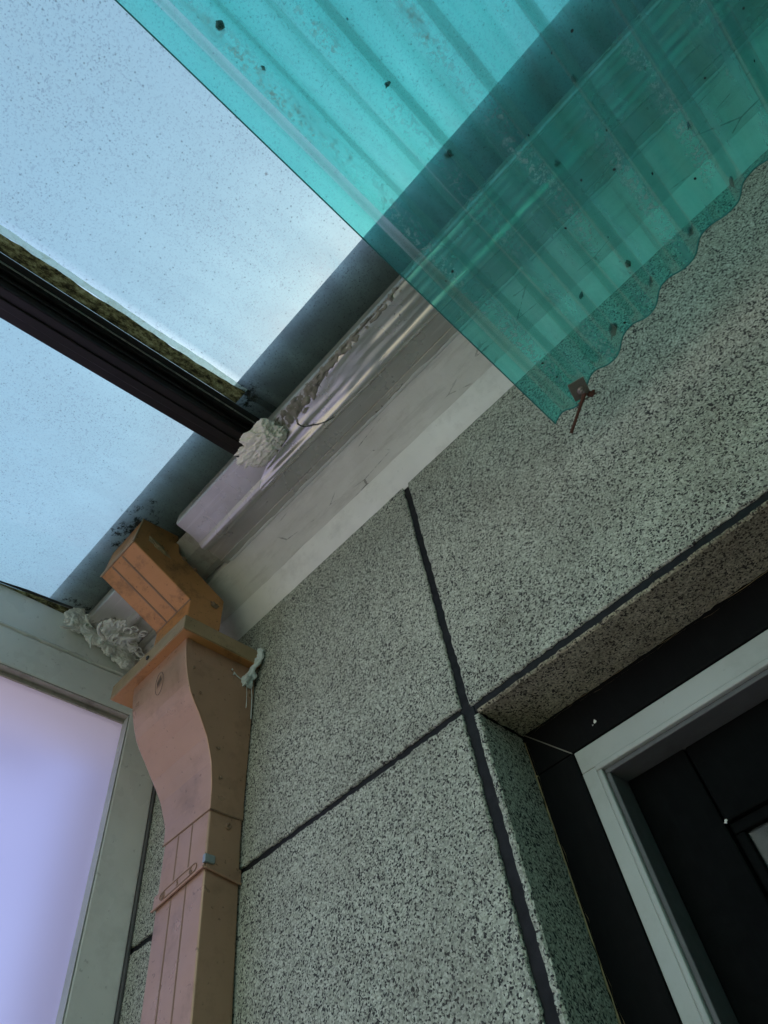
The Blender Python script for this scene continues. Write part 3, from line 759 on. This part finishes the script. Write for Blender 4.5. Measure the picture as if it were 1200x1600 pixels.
# strap with clip
ZS = .845
V, F = [], []
sp = [(X0-.004, YF+.03, .0), (X0-.0045, YF-.005, .0), (X1+.0015, YF-.006, .012)]
strap = mk('strap', *join([([(X0-.005, YF-.0048, ZS-.012), (X1+.002, YF-.0048, ZS+.006), (X1+.002, YF-.0048, ZS+.040), (X0-.005, YF-.0048, ZS+.022),
                             (X0-.005, YF+.0004, ZS-.012), (X1+.002, YF+.0004, ZS+.006), (X1+.002, YF+.0004, ZS+.040), (X0-.005, YF+.0004, ZS+.022)], BOXF),
                            ([(X1-.0004, YF+.001, ZS+.004), (X1+.0046, YF+.001, ZS+.004), (X1+.0046, -.003, ZS-.012), (X1-.0004, -.003, ZS-.012),
                              (X1-.0004, YF+.001, ZS+.038), (X1+.0046, YF+.001, ZS+.038), (X1+.0046, -.003, ZS+.022), (X1-.0004, -.003, ZS+.022)], BOXF)]), 'pipe', dsp, bevel=.0015)
mk('hem', *tube([(X0-.006, YF-.006, ZS-.0125), (X1+.003, YF-.006, ZS+.0055), (X1+.0055, YF+.0, ZS+.004), (X1+.0055, -.003, ZS-.0125)], .0032, 6), 'pipe', strap)
box('clip', (X1-.002, YF-.0075, ZS+.014), (X1+.010, YF+.022, ZS+.034), 'blue_clip', strap, .002)
# raised outline and figures on the strap
def strap_pt(s, h, off): # s along width 0..1, h height 0..1
    x = X0-.005+(X1+.007-X0)*s; z = ZS-.012+.018*s+.034*h; return (x, YF-.0048-off, z)
ring = []
for k in range(41):
    t = 2*math.pi*k/40; s = .50+(.30 if math.cos(t) > 0 else -.30)*(1 if abs(math.cos(t)) > .35 else abs(math.cos(t))/.35)+.06*math.cos(t); ring.append(strap_pt(s, .5+.30*math.sin(t), .0008))
mk('raised_outline', *tube(ring, .0011, 5), 'groove', strap)
def figure(ch, s, size):
    cu = bpy.data.curves.new('figure', 'FONT'); cu.body = ch; cu.size = size; cu.extrude = .0006; cu.align_x = 'CENTER'; cu.align_y = 'CENTER'
    ob = bpy.data.objects.new('tmp', cu); COL.objects.link(ob)
    dg = bpy.context.evaluated_depsgraph_get(); me = bpy.data.meshes.new_from_object(ob.evaluated_get(dg))
    bpy.data.objects.remove(ob, do_unlink=True)
    c = Vector(strap_pt(s, .5, .001)); V = [(c.x+v.co.x, c.y-v.co.z, c.z+v.co.y+.09*v.co.x) for v in me.vertices]
    mk('raised_figure', V, [tuple(p.vertices) for p in me.polygons], 'groove', strap)
figure('B', .20, .024); figure('5', .48, .018); figure('6', .74, .024)
# pencilled oval on the hopper front
ring = []
for k in range(31):
    t = 2*math.pi*k/30; z = 1.405+.030*math.sin(t)+.012*math.cos(t); y = -.2535+(1.424-z)*.22; ring.append((-1.50+.022*math.cos(t), y-.0035, z))
mk('pencilled_oval', *tube(ring, .0007, 4), 'pencil', hop)
P = [(-1.512+.024*i/14, -.2535+(1.424-(1.395+.02*(i % 2)+.001*i))*.22-.0035, 1.395+.02*(i % 2)+.001*i) for i in range(15)]
mk('pencilled_scribble', *tube(P, .0005, 4), 'pencil', hop)

# sealant drips at the back corner of the hopper rim
parts = []
def rib(path, w): parts.append(tube(path, w, 8, lambda t: .55+.5*math.sin(t*9)**2))
rib([(-1.332, -.010, 1.545), (-1.330, -.012, 1.525), (-1.331, -.016, 1.500), (-1.334, -.022, 1.482), (-1.342, -.030, 1.470)], .0085)
rib([(-1.334, -.020, 1.484), (-1.345, -.028, 1.465), (-1.357, -.034, 1.445), (-1.362, -.040, 1.425), (-1.364, -.040, 1.410)], .0095)
rib([(-1.362, -.040, 1.428), (-1.364, -.055, 1.425), (-1.364, -.072, 1.430), (-1.364, -.085, 1.440)], .0035)
rib([(-1.364, -.035, 1.412), (-1.365, -.032, 1.385), (-1.367, -.030, 1.355), (-1.368, -.030, 1.330)], .0022)
rib([(-1.364, -.018, 1.415), (-1.366, -.012, 1.385), (-1.368, -.010, 1.360), (-1.369, -.010, 1.30)], .0030)
for q_, c_ in enumerate(((-1.332, -.011, 1.538), (-1.331, -.013, 1.515), (-1.335, -.020, 1.490), (-1.347, -.028, 1.462), (-1.358, -.036, 1.438), (-1.364, -.045, 1.424), (-1.362, -.024, 1.418))):
    parts.append(lump(c_, .009+.004*(q_ % 3), .008, .012+.004*(q_ % 2), 90+q_, .5, 4))
parts.append(blob((-1.350, -.024, 1.448), .014, .016, .022, 41, .4, 2.5, 4)); parts.append(blob((-1.362, -.092, 1.444), .004, .004, .004, 42, .3, 2, 2)); parts.append(blob((-1.362, -.086, 1.428), .004, .004, .004, 43, .3, 2, 2))
V, F = join(parts)
o = mk('sealant_drip', V, F, 'caulk_teal', origin=(-1.35, -.01, 1.30), smooth=True)
blend(o, .0009, 1)
tag(o, 'pale torn sealant drips hanging from the rim corner of the copper hopper', 'sealant')

# ------------------------------------------------------------------ teal corrugated sheet
ZSH, PER, AMP = 1.25, .107, .0150
sheet_e = empty('corrugated_sheet', (.5, -.6, ZSH), 'translucent teal corrugated plastic sheet with a wavy end near the granite wall', 'roofing sheet')
XA, XB = -.142, 2.15
NX = 460; NY = 24
def zc(x): return ZSH+AMP*math.tanh(.9*math.sin(2*math.pi*(x-XA)/PER+.5))/math.tanh(.9)
def yend(x): return -.118-.235*min(x-XA, 1.2)+.003*noise.noise(Vector((x*30, 2, 2)))
V, F = [], []
for i in range(NX+1):
    x = XA+(XB-XA)*i/NX
    for j in range(NY+1):
        t = j/NY; ye = yend(x); y = ye+(-6.0-ye)*t
        V.append((x, y, zc(x)+.0012*noise.noise(Vector((x*4, y*3, 1)))))
for i in range(NX):
    for j in range(NY): a = i*(NY+1)+j; F.append((a, a+1, a+NY+2, a+NY+1))
mk('sheet', V, F, 'teal', sheet_e, smooth=True)
M['teal_edge'] = paint('cut_plastic_edge', (.03, .20, .18), .4, 0, .3, (.02, .06, .05), 60, 0, .1)
EDG = [(XA+(1.2-XA)*i/420, yend(XA+(1.2-XA)*i/420), zc(XA+(1.2-XA)*i/420)) for i in range(421)]
mk('wavy_cut_edge', *tube(EDG, .0016, 5), 'teal_edge', sheet_e)
mk('straight_cut_edge', *tube([(XA, yend(XA)-.05*i, zc(XA)) for i in range(60)], .0013, 5), 'teal_edge', sheet_e)
# clip and rusty hook bolt
cl = empty('sheet_clip', (-.054, -.143, ZSH-.02), 'small square steel clip with rusty bolt at the corner of the teal sheet', 'clip')
cx, cy, cz = -.055, -.163, ZSH-.016
pv = []
ca, sa = math.cos(.25), math.sin(.25)
for dz in (-.004, 0):
    for ax, ay in ((-.018, -.023), (.018, -.023), (.018, .023), (-.018, .023)): pv.append((cx+ax*ca-ay*sa, cy+ax*sa+ay*ca, cz+dz))
mk('plate', pv, BOXF, 'steel', cl, bevel=.0012)
screw((cx+.002, cy+.004, cz-.004), (0, 0, -1), .0095, cl, 'steel', 'nut')
screw((cx+.002, cy+.004, cz-.010), (0, 0, -1), .0055, cl, 'steel', 'bolt_end')
P = [(-.052+(-.126+.052)*t, -.151+(-.121+.151)*t, 1.225+(1.19-1.225)*t) for t in (0, .15, .3, .45, .6, .75, .9, 1)]
mk('hook', *tube([tuple(Vector(p)) for p in P], .0048, 8, lambda t: 1-.35*t+.15*math.sin(t*40)), 'rust', cl)
mk('washer', *blob((cx+.012, cy+.026, cz-.006), .011, .009, .007, 51, .3, 2, 3), 'rust', cl, smooth=True)
mk('bracket_edge', *tube([(cx-.022, cy+.022, cz-.007), (cx+.026, cy+.034, cz-.007)], .0018, 6), 'steel', cl)
# leaf bits lying on the sheet
bits = [(-.062, -1.062, .016, 'largest leaf bit near the top left edge of the teal sheet'), (-.061, -.983, .007, "tiny leaf speck just below the largest bit near the sheet's straight edge"), (.055, -.83, .009, 'small leaf bit on the bright sky-lit part of the teal sheet near top centre'), (.054, -.684, .015, 'leaf bit on the teal sheet right where the dark eave shadow begins'), (.27, -.614, .012, 'uppermost leaf bit seen against the dark eave through the teal sheet'), (.176, -.531, .012, 'leaf bit mid-sheet just above the gutter lines seen through the teal'),
        (.165, -.293, .017, 'squarish leaf bit on the teal sheet in front of the pale soffit'), (.18, -.186, .017, "second leaf bit up from the steel clip along the sheet's wavy end"), (.068, -.156, .022, 'dark leaf clump caught at the wavy end of the teal sheet beside the clip'), (.067, -.308, .012, 'small leaf bit left of the squarish one, in front of the soffit'), (.283, -.215, .015, "third leaf bit up from the steel clip along the sheet's wavy end"), (.368, -.414, .012, 'rightmost leaf bit over the gutter lines seen through the teal sheet'), (.379, -.244, .016, "fourth and highest leaf bit along the sheet's wavy end")]
for k, (x, y, r, lab) in enumerate(bits):
    y = min(y, yend(x)-.030)
    rnd = random.Random(60+k); V = [(x, y, zc(x)+.007)]; n = 11; el = .5+rnd.random()*.5; a0 = rnd.random()*3
    for q in range(n):
        t = 2*math.pi*q/n; rr = r*.72*(.45+.6*rnd.random()); dx, dy = math.cos(t)*rr, math.sin(t)*rr*el
        X, Y = x+dx*math.cos(a0)-dy*math.sin(a0), y+dx*math.sin(a0)+dy*math.cos(a0); V.append((X, Y, zc(X)+.0035+.002*rnd.random()))
    F = [(0, 1+q, 1+(q+1) % n) for q in range(n)]
    o = mk('leaf_fragment', V, F, 'leaf', origin=(x, y, zc(x)+.0035))
    s = o.modifiers.new('thick', 'SOLIDIFY'); s.thickness = .0008
    tag(o, lab or 'small dark leaf fragment scattered on the teal corrugated sheet', 'leaf', 'leaf bits on the corrugated sheet')
